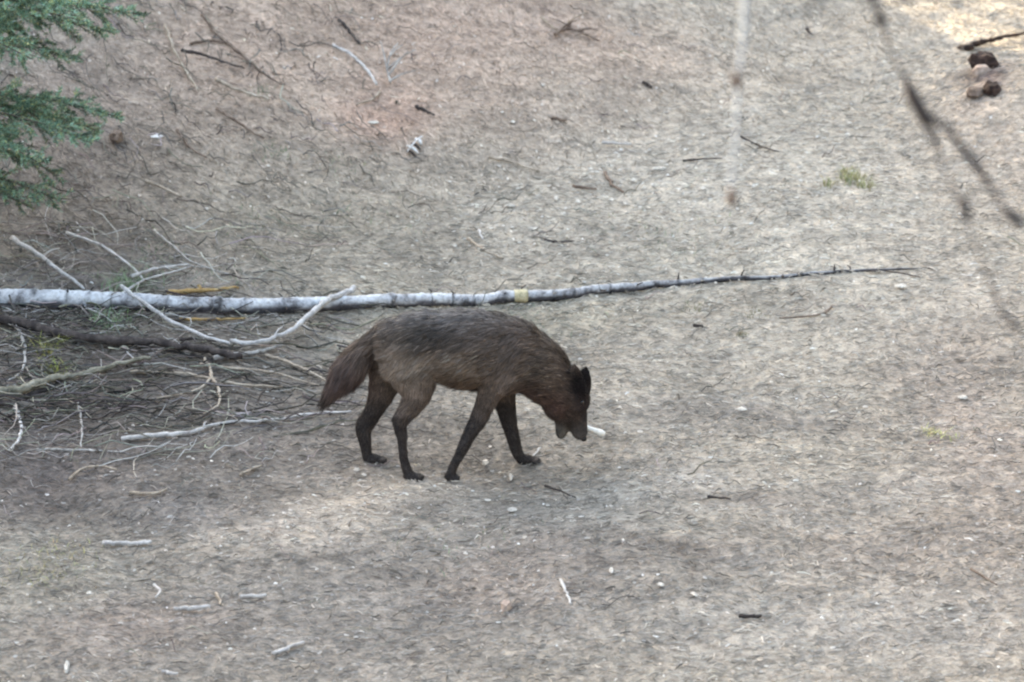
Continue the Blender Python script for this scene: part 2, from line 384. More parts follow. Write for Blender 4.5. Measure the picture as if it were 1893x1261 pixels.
grass('grass_tuft', [(85, 650, 14, 90), (95, 690, 12, 60)], 34, 'yellow-green grass tuft below the fallen pole at far left', 'grass tuft', (.30, .31, .10), (.04, .09), kind='stuff')
grass('grass_tuft', [(1285, 570, 18, 60), (1390, 582, 16, 40), (1370, 620, 7, 30)], 35, 'flat olive grass patch just below the thin end of the pole', 'grass tuft', (.17, .17, .10), (.015, .03), kind='stuff')
grass('grass_tuft', [(100, 1040, 45, 160), (60, 1070, 30, 80)], 36, 'yellowish dry grass patch at lower left', 'grass tuft', (.36, .34, .18), (.015, .035), kind='stuff')
grass('sparse_grass', [(480, 170, 14, 60), (510, 280, 20, 70), (620, 300, 30, 60), (470, 410, 40, 90), (700, 400, 60, 90), (1250, 440, 60, 120), (1120, 420, 60, 60), (960, 590, 50, 120), (850, 1000, 60, 60), (300, 480, 40, 120), (420, 515, 40, 80)], 37, 'sparse short green sprouts scattered over the litter', 'sparse grass', (.17, .23, .15), (.012, .035), kind='stuff')

# ---------------------------------------------------------------- sticks and chips one can point to
def stick(name, pts, w, m, label, cat='stick', group=None, taper=.5, lift=None, rough=.25, twigs=(), hump=0.0, parent=None, sides=8):
    """pts: the places on the ground it lies over; w: thickness in photo px"""
    r = w / 2 / 410.0; n = max(6, 5 * len(pts)); sd_ = int(abs(pts[0][0] * 7 + pts[0][1])) % 9973
    hh = (r * .8 if lift is None else lift) + .008
    G = np.array([gp(p[0], p[1] + 378 * (hh + hump * math.sin(math.pi * i / (len(pts) - 1)))) for i, p in enumerate(pts)]); P = spline(G, n)
    g = np.random.default_rng(sd_)
    P[:, 0] += g.normal(0, r * .25, n); P[:, 1] += g.normal(0, r * .35, n)
    P[:, 2] = zt(P[:, 0], P[:, 1], False) + (r * .8 if lift is None else lift) + .008 + hump * np.sin(np.linspace(0, np.pi, n))
    k = np.ones(7) / 7; zp = np.convolve(np.pad(P[:, 2], 3, mode='edge'), k, 'valid'); P[:, 2] = np.maximum(P[:, 2], zp)
    rr = r * np.linspace(1, taper, n) * (1 + g.normal(0, .07, n))
    parts = [tube(P, rr, sides, rough, sd_)]
    for f, dx, dy, dz, l, tw in twigs:
        i = int(f * (n - 1)); Q = np.array([P[i], P[i] + np.array([dx, dy, dz]) * l * .5 + [0, 0, .01], P[i] + np.array([dx, dy, dz]) * l])
        parts.append(tube(spline(Q, 6), tw / 820 * np.linspace(1, .4, 6), 5, .2, sd_))
    V, F = join(parts); o = mk(name, V, F, m, parent)
    if parent is None: tag(o, label, cat, group)
    return o

# main fallen pole
lp = [(-420, 564), (-200, 565), (0, 568), (200, 573), (400, 578), (600, 575), (780, 567), (900, 562), (1050, 552), (1150, 540), (1300, 526), (1450, 514), (1600, 504), (1725, 498)]
lw = [44, 42, 38, 35, 31, 28, 25, 23, 21, 18, 12, 8.5, 6, 2.5]
pole = empty('fallen_pole', gp(0, 580), 'long thin pale fallen tree trunk lying across the ground behind the wolf', 'fallen trunk')
n = 520; G = np.array([gp(*p) for p in lp]); P = spline(G, n); rr = spline(np.array(lw)[:, None], n)[:, 0] / 2 / 405
g = np.random.default_rng(5)
P[:, 2] = np.convolve(np.pad(zt(P[:, 0], P[:, 1], False), 30, mode='edge'), np.ones(61) / 61, 'valid')
P[:, 2] += rr * .85 + .004
P[:, 1] += .008 * fbm(np.arange(n) * .08, np.zeros(n), 1, 3); P[:, 2] += .01 * fbm(np.arange(n) * .09, np.ones(n), 1, 3)
PoleP, PoleR = P.copy(), rr.copy()
whorl = np.zeros(n); kn = []
i = 6
while i < n - 24:
    whorl[i:i + int(g.integers(1, 4))] = 1; kn.append(i); i += int(g.integers(8, 22))
rad = rr * (1 + .13 * whorl + g.normal(0, .025, n))
V, F = tube(P, rad, 14, .10, 4)
wr = np.where(whorl[:, None] > 0, g.uniform(.2, .9, (n, 14)), 1.0); wc = wr.reshape(-1, 1)
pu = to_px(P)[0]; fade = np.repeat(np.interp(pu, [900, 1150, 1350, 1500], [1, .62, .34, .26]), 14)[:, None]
# sky light painted pale above, shade painted dark below, with a ragged edge
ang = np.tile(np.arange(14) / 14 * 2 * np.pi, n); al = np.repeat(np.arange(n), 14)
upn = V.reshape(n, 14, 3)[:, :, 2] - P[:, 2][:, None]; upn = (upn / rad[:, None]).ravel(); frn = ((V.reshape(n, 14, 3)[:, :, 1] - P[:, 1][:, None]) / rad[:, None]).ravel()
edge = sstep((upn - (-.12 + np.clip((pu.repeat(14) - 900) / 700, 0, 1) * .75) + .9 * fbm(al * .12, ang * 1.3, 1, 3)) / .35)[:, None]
sky_shade = np.array([.20, .19, .21]) * (1 - edge) + edge
C = sky_shade * wc * (.4 + .6 * fade); C *= g.uniform(.82, 1.05, (len(V), 1))
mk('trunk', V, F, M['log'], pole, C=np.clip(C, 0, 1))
for q, i in enumerate(kn):                               # broken stubs at the whorls
    a = g.uniform(0, 6.28); T = P[i + 1] - P[i]; T /= np.linalg.norm(T)
    for e in range(2 if q % 2 else 1):
        a2 = a + e * 2.4; N = np.cross(T, [0, 0, 1]); N /= np.linalg.norm(N); B = np.cross(N, T)
        d = N * math.cos(a2) + B * abs(math.sin(a2)); l = g.uniform(.010, .035)
        Q = np.array([P[i] + d * rr[i] * .7, P[i] + d * (rr[i] + l * .5) + T * .006, P[i] + d * (rr[i] + l) + T * g.uniform(-.01, .03)])
        v_, f_ = tube(Q, [.005, .0038, .0022], 5); mk('branch_stub', v_, f_, M['dark' if q % 3 else 'grey'], pole)
i0 = int(np.argmin(abs(to_px(P)[0] - 951))); i1 = int(np.argmin(abs(to_px(P)[0] - 976)))
v_, f_ = tube(P[i0:i1 + 1], rad[i0:i1 + 1] * 1.06 + .001, 14, .12, 9); mk('lichen_patch', v_, f_, M['yellow'], pole)

ST = [
 # pts, width px, material, label, extras
 ([(655, 533), (632, 543), (600, 556), (565, 590), (525, 618), (475, 633), (425, 632)], 12.5, 'grey2', 'pale curved branch hooked over the fallen pole left of the wolf', dict(taper=.7, lift=.05, hump=.03, twigs=[(.75, .3, .9, .1, .12, 5)])),
 ([(225, 528), (262, 556), (312, 590), (370, 618), (425, 634)], 8, 'grey2', 'straight pale stick crossing over the pole and running down to the curved branch', dict(lift=.075, taper=.8)),
 ([(-60, 575), (0, 588), (60, 600), (120, 618), (210, 628), (300, 634), (380, 645), (448, 660)], 20, 'dark', 'dark thick branch lying just below the fallen pole at left', dict(taper=.75, lift=.045)),
 ([(395, 662), (425, 656), (470, 652), (520, 640)], 12, 'grey', 'broken grey branch end with a dark underside below the curved branch', dict(lift=.03)),
 ([(60, 612), (150, 628), (260, 640), (330, 652), (400, 668)], 9, 'dark', 'thin dark stick under the thick dark branch', {}),
 ([(-60, 742), (0, 727), (50, 716), (105, 700), (160, 690), (235, 668), (278, 662)], 22, 'moss', 'thick mossy grey branch at the left edge below the pole', dict(taper=.3, lift=.04)),
 ([(-40, 752), (20, 745), (60, 728), (110, 712)], 13, 'dark', 'short dark branch tucked under the mossy branch', dict(taper=.5, lift=.01)),
 ([(225, 812), (290, 805), (350, 800), (385, 788), (425, 780), (500, 777), (560, 768), (650, 760)], 10, 'white', 'long pale wavy stick reaching towards the wolf\'s hind feet', dict(taper=.45, lift=.012, twigs=[(.4, .2, .9, .2, .06, 5)])),
 ([(35, 608), (46, 645), (42, 685), (15, 705)], 7, 'grey', 'curved grey twig hanging off the dark branch at far left', dict(lift=.02)),
 ([(28, 752), (40, 785), (36, 812), (18, 832)], 8, 'white', 'hooked white twig at the left edge below the mossy branch', dict(lift=.015)),
 ([(145, 745), (151, 785), (150, 826)], 6, 'grey', 'short upright-lying grey twig right of the hooked white twig', dict(lift=.015)),
 ([(378, 662), (392, 690), (375, 715), (340, 728), (290, 736)], 7, 'tan', 'hook-shaped tan twig curling left below the pole', dict(lift=.02)),
 ([(390, 692), (405, 722), (402, 750), (376, 766)], 7, 'tan', 'hook-shaped tan twig curling down beside the left-curling one', dict(lift=.02)),
 ([(240, 688), (325, 690), (385, 700), (450, 712), (522, 716)], 8, 'tan', 'long low tan stick above the two hooked twigs', dict(lift=.012)),
 ([(370, 672), (440, 682), (500, 688), (545, 700), (590, 712)], 6, 'tan', 'thin tan stick pointing at the tail tip of the wolf', dict(lift=.012)),
 ([(490, 655), (540, 672), (585, 694), (612, 708)], 7, 'tan', 'tan stick ending just behind the wolf\'s tail', dict(lift=.02)),
 ([(20, 438), (75, 472), (112, 500), (158, 534)], 11, 'white', 'stout white stick leaning down to the pole at upper left', dict(lift=.04, twigs=[(.4, .9, .5, .3, .09, 5)])),
 ([(125, 430), (190, 455), (240, 490), (268, 518)], 7, 'white', 'slim pale stick right of the stout white stick', dict(lift=.03)),
 ([(245, 510), (290, 496), (348, 488)], 9, 'white', 'short white forked stick above the pole', dict(lift=.04, twigs=[(.5, .8, -.6, .2, .08, 5)])),
 ([(215, 552), (262, 520), (320, 502), (352, 492)], 6, 'white', 'thin greenish white stick bending up from the pole', dict(lift=.03)),
 ([(285, 425), (330, 462), (352, 482), (425, 508)], 6, 'grey', 'thin grey stick crossing above the orange wood', dict(lift=.02)),
 ([(308, 541), (350, 538), (400, 535), (442, 530)], 12, 'orange', 'splintered orange piece of wood lying just above the pole', dict(lift=.03, taper=.4, rough=.5, twigs=[(.5, -.3, .5, .3, .05, 9)])),
 ([(330, 590), (400, 590), (455, 588)], 7, 'orange', 'thin yellow-orange splinter just below the pole', dict(lift=.01)),
 ([(305, 45), (322, 90), (345, 132), (368, 168)], 8, 'tan', 'brown stick sloping steeply down the bank beside the fir', dict(lift=.02)),
 ([(375, 25), (402, 62), (442, 95), (480, 130), (525, 158)], 9, 'brown', 'long brown stick running diagonally down the bank', dict(lift=.02)),
 ([(398, 143), (440, 165), (502, 184)], 10, 'tan', 'stout short stick with pale top and dark underside on the bank', dict(lift=.04)),
 ([(352, 80), (385, 74), (415, 78)], 7, 'brown', 'small brown twig at the top of the bank above the bark bits', {}),
 ([(335, 92), (372, 100), (410, 112), (452, 126)], 8, 'dark', 'dark crooked twig between the brown sticks on the bank', dict(lift=.02)),
 ([(402, 200), (450, 232), (490, 256)], 7, 'brown', 'thin brown stick on the bank below the stout short stick', dict(lift=.015)),
 ([(328, 240), (350, 270), (382, 292)], 7, 'brown', 'brown twig lying on the bank right of the fir boughs', dict(lift=.015)),
 ([(270, 334), (300, 346), (334, 362)], 8, 'tan', 'tan stick with a dark shadow low on the bank', dict(lift=.02)),
 ([(615, 82), (648, 98), (678, 128), (698, 156)], 8, 'white', 'white curved stick on the upper slope right of the bank', dict(lift=.03, taper=.7)),
 ([(702, 168), (690, 182), (660, 192)], 6, 'tan', 'tiny tan twig below the white curved stick', {}),
 ([(628, 38), (645, 55), (665, 82)], 9, 'dark', 'dark bark strip above the white curved stick', {}),
 ([(905, 290), (950, 300), (996, 316)], 8, 'tan', 'tan stick lying alone on the middle of the upper slope', dict(lift=.015)),
 ([(1112, 263), (1168, 266)], 8, 'white', 'short straight white stick on the upper slope', dict(lift=.015)),
 ([(1118, 318), (1130, 338), (1154, 356)], 9, 'brown', 'short dark diagonal stick near the white chips', {}),
 ([(1060, 343), (1104, 349)], 8, 'brown', 'short dark level stick left of the dark diagonal one', {}),
 ([(866, 440), (895, 462), (930, 478)], 7, 'tan', 'tan stick above the middle of the fallen pole', {}),
 ([(885, 425), (892, 442)], 6, 'white', 'tiny white twig at the upper end of the tan stick above the pole', {}),
 ([(1262, 297), (1295, 294), (1335, 292)], 5, 'dark', 'thin dark twig level with the hanging twig', {}),
 ([(1370, 252), (1402, 268), (1440, 281)], 5, 'dark', 'thin dark wavy twig right of the hanging twig', {}),
 ([(1000, 30), (1030, 55), (1050, 40), (1085, 22)], 5, 'tan', 'thin tan twig curling at the top edge of the slope', {}),
 ([(1490, 52), (1502, 64)], 8, 'dark', 'small dark bark fragment near the top edge at right', {}),
 ([(190, 1004), (235, 1005), (281, 1003)], 9, 'white', 'straight pale stick on the near ground at lower left', dict(taper=.9)),
 ([(442, 1104), (492, 1102)], 8, 'white', 'short straight white stick near the bottom of the ground', dict(taper=.9)),
 ([(322, 1126), (386, 1122)], 8, 'white', 'pale stick beside a small leaning twig near the bottom left', dict(taper=.9)),
 ([(400, 1098), (412, 1120)], 6, 'tan', 'small leaning tan twig beside the pale stick near the bottom left', {}),
 ([(505, 1209), (535, 1198), (562, 1188)], 8, 'white', 'pale slanted stick near the bottom edge', dict(taper=.8)),
 ([(1036, 1074), (1046, 1096), (1056, 1116)], 7, 'white', 'pale twig slanting towards the bottom of the middle ground', {}),
 ([(300, 1243), (328, 1246)], 8, 'white', 'short pale stick at the bottom edge left', {}),
 ([(1366, 1141), (1408, 1139)], 9, 'dark', 'short black stick lying alone at lower right', dict(taper=.6)),
 ([(445, 878), (462, 870), (482, 861)], 7, 'tan', 'short tan stick on the litter left of the wolf\'s feet', {}),
 ([(240, 912), (285, 913), (308, 904)], 7, 'tan', 'short tan stick with a shadow on the dark ground at left', {}),
 ([(128, 886), (152, 868), (182, 862), (216, 868)], 6, 'tan', 'arched tan twig on the darkest ground at left', dict(lift=.02)),
 ([(70, 832), (130, 832), (190, 834)], 7, 'grey', 'level grey stick below the short upright-lying twig', {}),
 ([(1008, 898), (1035, 908), (1064, 920)], 5, 'dark', 'thin dark twig in front of the wolf\'s forefeet', {}),
 ([(1308, 918), (1350, 922)], 5, 'dark', 'thin dark twig on pale soil right of the wolf', {}),
 ([(1795, 1052), (1820, 1068), (1842, 1082)], 5, 'brown', 'thin brown twig near the right edge of the near ground', {}),
 ([(285, 1082), (296, 1092), (288, 1106)], 6, 'white', 'tiny hooked pale twig at lower left', {}),
 ([(985, 845), (998, 828)], 6, 'white', 'pale sliver standing out under the wolf\'s chest', {}),
 ([(1785, 88), (1812, 76), (1845, 68), (1893, 60)], 14, 'rust_and_hollow', 'gnarled rusty brown root above the hollow at the right edge', dict(rough=.7, lift=.03, twigs=[(.4, -.4, -.8, .1, .09, 6)])),
 ([(722, 152), (716, 125), (722, 98), (735, 78)], 6, 'grey', 'dead grey sprig fanning up beside the white curved stick', dict(lift=.02, twigs=[(.2, .5, .8, .4, .2, 6), (.35, .8, .6, .4, .18, 5), (.3, -.2, 1, .5, .2, 5), (.6, .6, .9, .3, .12, 5), (.1, .9, .2, .3, .16, 5)])),
 ([(1025, 62), (1048, 52), (1075, 58), (1105, 74)], 8, 'brown', 'small brown twig tangle near the top of the slope', dict(lift=.02, twigs=[(.2, .8, .9, .2, .12, 6), (.5, -.8, .8, .2, .14, 5), (.6, .9, -.5, .2, .12, 6), (.8, -.7, -.9, .2, .1, 5), (.4, .3, 1, .3, .12, 5)])),
 ([(1190, 152), (1204, 160)], 10, 'dark', 'small dark bark fragment high on the slope left of the hanging twig', {}),
 ([(770, 196), (790, 206), (803, 212)], 8, 'dark', 'dark crooked twig on the slope above the barred feather', {}),
 ([(1020, 218), (1046, 222)], 9, 'brown', 'short brown bark piece on the slope right of the lone white chip', {}),
 ([(1005, 443), (1030, 447), (1062, 445)], 6, 'dark', 'thin dark level twig above the pole at mid frame', {}),
 ([(1282, 601), (1300, 603)], 7, 'dark', 'small dark twig below the thin half of the pole', {}),
 ([(1540, 565), (1520, 580), (1480, 586), (1440, 588)], 5, 'brown', 'thin brown twig lying below the tip half of the pole', {}),
 ([(1555, 500), (1640, 502), (1700, 512)], 4, 'dark', 'thin dark twig beside the tip of the pole', {}),
]
for pts, w, m_, lab, kw in ST:
    stick('splinter' if m_ == 'orange' else 'stick', pts, w, M[m_], lab, **kw)

def chip(name, px, py, w, h, m, label, cat='wood chip', seed=0, rot=None, thick=.35, group=None):
    """flat irregular chunk, w x h in photo px, lying on the ground"""
    g = np.random.default_rng(int(px * 3 + py) + seed); c = gp(px, py, .006); a = 0
    W = w / 820; D = max(h / 820 / math.sin(R(PITCH)) * .75, W * .4); H = max(W, D) * thick; k = 9; V = []
    for ring, (s, z) in enumerate(((.85, 0), (1, .45), (.72, .95))):
        for j in range(k):
            t = j / k * 6.283; q = s * g.uniform(.75, 1.12)
            x, y = math.cos(t) * W * q, math.sin(t) * D * q
            V.append((c[0] + x * math.cos(a * .0 + (R(rot) if rot else 0)) - y * math.sin(R(rot) if rot else 0), c[1] + x * math.sin(R(rot) if rot else 0) + y * math.cos(R(rot) if rot else 0), c[2] + H * z * g.uniform(.8, 1.15)))
    V.append((c[0], c[1], c[2] + H)); F = []
    for r_ in range(2):
        for j in range(k): F.append((r_ * k + j, r_ * k + (j + 1) % k, (r_ + 1) * k + (j + 1) % k, (r_ + 1) * k + j))
    for j in range(k): F.append((2 * k + j, 2 * k + (j + 1) % k, 3 * k))
    F.append(tuple(range(k - 1, -1, -1)))
    return tag(mk(name, np.array(V), F, m, smooth=False), label, cat, group)
CH = [(948, 228, 12, 8, 'lone white chip on the upper slope above the tan stick'), (928, 210, 8, 7, 'tiny white chip just left of the lone white chip'),
 (1171, 336, 15, 10, 'largest white chip beside the dark diagonal stick'), (1299, 351, 16, 9, 'white chip left of the hanging twig\'s lower bud'),
 (1028, 370, 10, 12, 'white chip below the dark level stick'), (1068, 376, 12, 10, 'white chip right of the one below the dark level stick'),
 (1130, 372, 13, 8, 'white chip under the dark diagonal stick'), (1156, 380, 9, 7, 'small white chip beside the one under the diagonal stick'),
 (1255, 378, 8, 8, 'small white chip between the largest chip and the hanging twig'), (841, 457, 9, 9, 'white chip on the litter above the pole at mid frame'),
 (947, 423, 10, 6, 'pale chip above the pole right of the tan stick'), (942, 384, 24, 7, 'long flat pale chip in the middle of the slope'),
 (985, 426, 24, 7, 'long flat pale chip nearer the pole'), (1003, 160, 9, 8, 'white chip near the top of the slope'),
 (1420, 469, 7, 6, 'bright white speck of wood above the thin end of the pole'), (1157, 208, 8, 7, 'pale chip above the short straight white stick'),
 (947, 946, 17, 10, 'bright white chip on dark litter in front of the wolf'), (897, 859, 14, 12, 'white chip between the wolf\'s forefeet'),
 (944, 887, 7, 16, 'upright white chip just in front of the far forefoot'), (672, 882, 12, 8, 'white chip by the wolf\'s rearmost foot'),
 (123, 1240, 9, 24, 'tall narrow white chip at the bottom left corner'), (1221, 1084, 14, 8, 'white chip on the near ground at lower middle'),
 (1282, 1103, 15, 9, 'white chip right of the others on the near ground'), (1130, 1058, 9, 11, 'pale chip left of the pair on the near ground'),
 (165, 1100, 9, 8, 'small white chip on the near ground at lower left'), (1380, 458, 7, 6, 'pale speck of wood left of the bright one above the pole tip'),
 (660, 871, 14, 8, 'pale chip on the litter left of the rearmost foot'), (1220, 316, 34, 8, 'long flat pale chip level with the largest white chip'),
 (1370, 760, 22, 8, 'flat pale chip on the soil right of the wolf'), (1780, 738, 22, 8, 'flat pale chip near the right edge'),
 (690, 230, 26, 8, 'flat pale chip below the tiny tan twig'), (382, 389, 12, 9, 'small white chip at the foot of the bank'),
 (495, 309, 9, 7, 'tiny white chip below the bank in the grass'), (1665, 532, 22, 12, 'pale chunk of wood at the very tip of the pole')]
for px, py, w, h, lab in CH: chip('wood_chip', px, py, w, h, M['chip'], lab)
chip('stone', 935, 1128, 22, 16, M['stone'], 'small rounded grey-brown stone near the bottom middle', 'stone', thick=.8)
chip('stone', 290, 256, 26, 10, M['pstone'], 'flat pale stone on the bank right of the lower fir bough', 'stone', thick=.4)
chip('stone', 135, 6, 46, 22, M['pstone'], 'bright white stone behind the top fir bough', 'stone', thick=.6)
chip('stone', 215, 262, 34, 26, M['brown'], 'dark brown lump of earth beside the lower fir bough', 'stone', thick=.8)
chip('stone', 1813, 139, 42, 18, M['stone'], 'rounded pinkish stone sitting in the dark hollow at the right edge', 'stone', thick=1.0)
chip('stone', 1803, 180, 44, 20, M['brown'], 'small dark stone below the pinkish one at the right edge', 'stone', thick=.9)
chip('stone', 1834, 174, 44, 24, M['rust_and_hollow'], 'dark rusty stone right of the small dark stone', 'stone', thick=1.0)
chip('bark_or_shade_slab', 1818, 128, 76, 30, M['rust_and_hollow'], 'dark slab standing in for the shaded hollow behind the pinkish stone', 'bark piece', thick=.9)  # dark slab takes the place of shade inside the hollow
chip('bark_or_shade_slab', 1785, 92, 40, 10, M['brown'], 'reddish brown bark slab under the gnarled root', 'bark piece', thick=.5)

# striped feather
fe = empty('feather', gp(767, 282), 'small black and white barred feather on the upper slope', 'feather')
def fpart(nm, p0, p1, w0, w1, m, z):
    A = gp(*p0, z); B = gp(*p1, z); d = (B - A) / np.linalg.norm(B - A); q = np.cross(d, [0, 0, 1.0]); V = []
    for t in np.linspace(0, 1, 6):
        w = (w0 + (w1 - w0) * t) / 820 * math.sin(math.pi * (.12 + .76 * t)) * 2; c = A + (B - A) * t + [0, 0, .012 * math.sin(3.14 * t)]
        V += [c - q * w, c + [0, 0, .007], c + q * w, c - [0, 0, .002]]
    F = []
    for i in range(5):
        for j in range(4): F.append((4 * i + j, 4 * i + (j + 1) % 4, 4 * i + 4 + (j + 1) % 4, 4 * i + 4 + j))
    F += [(3, 2, 1, 0), (20, 21, 22, 23)]
    mk(nm, np.array(V), F, m, fe)
fpart('vane', (768, 264), (779, 274), 7, 7, M['pstone'], .02); fpart('bar', (760, 270), (776, 281), 5, 5, M['dark'], .012)
fpart('vane', (752, 276), (773, 289), 6, 6, M['pstone'], .016); fpart('bar', (752, 282), (769, 294), 4, 4, M['dark'], .008)
fpart('quill', (752, 292), (782, 262), 2, 2, M['pstone'], .03)

# ---------------------------------------------------------------- wolf
YW = float(gp(850, 873)[1]); KP = 1.0 / 427
LOFT = {}   # name -> list of (centre xyz, in-plane radius m, lateral radius m)
def L(name, rows):
    out = []
    for r_ in rows:
        px, py, rp, w, off = r_
        if name[:4] in ('hind', 'fore') and rp < 17: rp *= 1.13
        c = vp(px, py, YW + off); out.append((c, rp * KP * 1.02, w))
    LOFT[name] = out
L('torso', [(699, 640, 26, .05, 0), (712, 640, 52, .085, 0), (740, 645, 63, .115, 0), (775, 645, 66, .125, 0), (810, 640, 64, .125, 0), (845, 643, 70, .132, 0),
            (885, 648, 73, .138, 0), (920, 655, 74, .138, 0), (952, 661, 69, .128, 0), (985, 675, 56, .11, 0), (1012, 697, 49, .095, 0), (1034, 722, 43, .085, 0), (1050, 742, 34, .075, 0), (1054, 756, 22, .055, 0)])
L('head', [(1058, 708, 14, .045, 0), (1062, 724, 24, .066, 0), (1063, 742, 27, .07, 0), (1062, 758, 22, .06, 0), (1064, 770, 22, .048, 0), (1068, 783, 18, .037, 0), (1071, 796, 15, .032, 0), (1073, 805, 12.5, .028, 0), (1074, 811, 6, .014, 0)])
L('cheek', [(1033, 733, 35, .078, 0), (1038, 752, 31, .074, 0), (1043, 770, 24, .058, 0), (1041, 785, 15, .038, 0), (1038, 797, 11, .028, 0), (1037, 806, 8, .022, 0), (1037, 810, 4, .01, 0)])
L('tail', [(712, 598, 9, .022, 0), (700, 614, 12, .028, 0), (684, 636, 16, .038, 0), (661, 664, 24, .050, 0), (637, 695, 24, .050, 0), (614, 725, 11, .03, 0), (599, 744, 4, .012, 0)])
L('hind_near', [(738, 640, 40, .05, -.055), (752, 668, 46, .06, -.065), (766, 700, 41, .055, -.075), (769, 730, 28, .043, -.08), (758, 754, 19, .03, -.085), (743, 774, 14, .023, -.09), (740, 786, 11.5, .021, -.09), (743, 812, 7.5, .017, -.09), (746, 845, 7, .016, -.09), (752, 868, 8, .02, -.09), (758, 880, 8, .022, -.09)])
L('hind_far', [(730, 645, 36, .05, .055), (718, 680, 34, .055, .065), (710, 712, 28, .05, .075), (701, 738, 21, .038, .08), (688, 765, 15, .027, .085), (675, 785, 15, .023, .09), (672, 798, 13, .02, .09), (676, 825, 9.5, .017, .09), (679, 846, 8, .018, .09), (684, 856, 8, .021, .09)])
L('fore_near', [(945, 645, 40, .045, -.07), (930, 685, 40, .05, -.085), (910, 718, 24, .04, -.088), (896, 748, 18, .03, -.09), (883, 778, 14, .024, -.09), (869, 802, 11, .020, -.09), (856, 828, 9.5, .020, -.09), (848, 844, 8, .017, -.09), (840, 858, 7.5, .019, -.09), (836, 868, 7.5, .02, -.09), (834, 880, 7.5, .02, -.09)])
L('fore_far', [(940, 650, 36, .045, .07), (934, 695, 32, .045, .085), (931, 730, 22, .035, .088), (936, 757, 16, .027, .09), (942, 785, 13, .022, .09), (949, 812, 11, .019, .09), (956, 836, 9.5, .019, .09), (964, 850, 8, .018, .09), (970, 858, 8, .021, .09)])
def loft(rows, sub=5, sides=20):
    C = spline(np.array([r_[0] for r_ in rows]), len(rows) * sub); Rv = spline(np.array([[r_[1], r_[2]] for r_ in rows]), len(rows) * sub)
    T = np.gradient(C, axis=0); T[:, 1] *= .3; T /= np.linalg.norm(T, axis=1)[:, None]
    N = np.stack([-T[:, 2], np.zeros(len(T)), T[:, 0]], -1); N /= np.linalg.norm(N, axis=1)[:, None]
    a = np.linspace(0, 2 * np.pi, sides, endpoint=False)
    V = C[:, None] + Rv[:, 0][:, None, None] * np.cos(a)[None, :, None] * N[:, None] + Rv[:, 1][:, None, None] * np.sin(a)[None, :, None] * np.array([0, 1.0, 0])
    V = V.reshape(-1, 3); F = []
    for i in range(len(C) - 1):
        for j in range(sides): F.append((i * sides + j, i * sides + (j + 1) % sides, (i + 1) * sides + (j + 1) % sides, (i + 1) * sides + j))
    F.append(tuple(range(sides - 1, -1, -1))); F.append(tuple((len(C) - 1) * sides + j for j in range(sides)))
    return (V, F), (C, Rv, T)
def ball(c, rx, ry, rz, n=10, rot=0):
    V = []; F = []; m_ = n * 2
    for i in range(1, n):
        for j in range(m_):
            t = math.pi * i / n; p = 2 * math.pi * j / m_
            x, y, z = rx * math.sin(t) * math.cos(p), ry * math.sin(t) * math.sin(p), rz * math.cos(t)
            V.append((c[0] + x * math.cos(rot) - z * math.sin(rot), c[1] + y, c[2] + x * math.sin(rot) + z * math.cos(rot)))
    a = len(V); V.append((c[0] - rz * math.sin(rot) * 1, c[1], c[2] + rz * math.cos(rot))); V.append((c[0] + rz * math.sin(rot), c[1], c[2] - rz * math.cos(rot)))
    for i in range(n - 2):
        for j in range(m_): F.append((i * m_ + j, (i + 1) * m_ + j, (i + 1) * m_ + (j + 1) % m_, i * m_ + (j + 1) % m_))
    for j in range(m_): F.append((a, j, (j + 1) % m_)); F.append((a + 1, (n - 2) * m_ + (j + 1) % m_, (n - 2) * m_ + j))
    return np.array(V), F
parts = []; SEG = []
for nm, rows in LOFT.items():
    vf, (C_, R_, T_) = loft(rows); parts.append(vf); SEG.append((nm, C_, R_, T_))
# paws: pad plus four toes, resting on the ground
PAWS = [(762, 887, -.09, .85), (694, 862, .09, .85), (833, 877, -.09, .6), (977, 865, .09, .9)]
for px, py, off, ps in PAWS:
    c = vp(px, py, YW + off); zg = float(zt(c[0], YW + off)); c = np.array([c[0], YW + off, zg])
    parts.append(ball(c + [-.010 * ps, 0, .019], .038 * ps, .026, .021)); 
    for k, (dx, dy) in enumerate(((.030, -.021), (.044, -.008), (.044, .008), (.030, .021))):
        parts.append(ball(c + [dx * ps, dy, .011], .017, .0088, .0125, 8))
def ear(base, tip, w, dpt):
    base = np.array(base); tip = np.array(tip); ax = tip - base; Ln = np.linalg.norm(ax); ax /= Ln
    side = np.cross(ax, [0, 1.0, 0]); side /= np.linalg.norm(side); th = np.cross(side, ax)
    V = []; n_ = 9
    for i in range(n_):
        t = i / (n_ - 1); r_ = w * (1 - t ** 3.2) * (1 + .12 * math.sin(t * 3.1)) + .003
        for j in range(12):
            a = j / 12 * 6.283; V.append(base + ax * Ln * (t * 1.0) + side * r_ * math.cos(a) + th * (dpt * (1 - t * .75)) * math.sin(a))
    F = []
    for i in range(n_ - 1):
        for j in range(12): F.append((i * 12 + j, i * 12 + (j + 1) % 12, (i + 1) * 12 + (j + 1) % 12, (i + 1) * 12 + j))
    F += [tuple(range(11, -1, -1)), tuple((n_ - 1) * 12 + j for j in range(12))]
    return np.array(V), F
parts.append(ear(vp(1068, 730, YW - .045), vp(1062, 672, YW - .066), .036, .016))
parts.append(ear(vp(1077, 728, YW + .042), vp(1084, 675, YW + .055), .030, .015))
V, F = join(parts)
tmp = bpy.data.meshes.new('tmp'); tmp.from_pydata(V.tolist(), [], F); tmp.update()
to = bpy.data.objects.new('tmp', tmp); col.objects.link(to)
rm = to.modifiers.new('r', 'REMESH'); rm.mode = 'VOXEL'; rm.voxel_size = .0068; rm.use_smooth_shade = True
sm = to.modifiers.new('s', 'SMOOTH'); sm.factor = .5; sm.iterations = 5
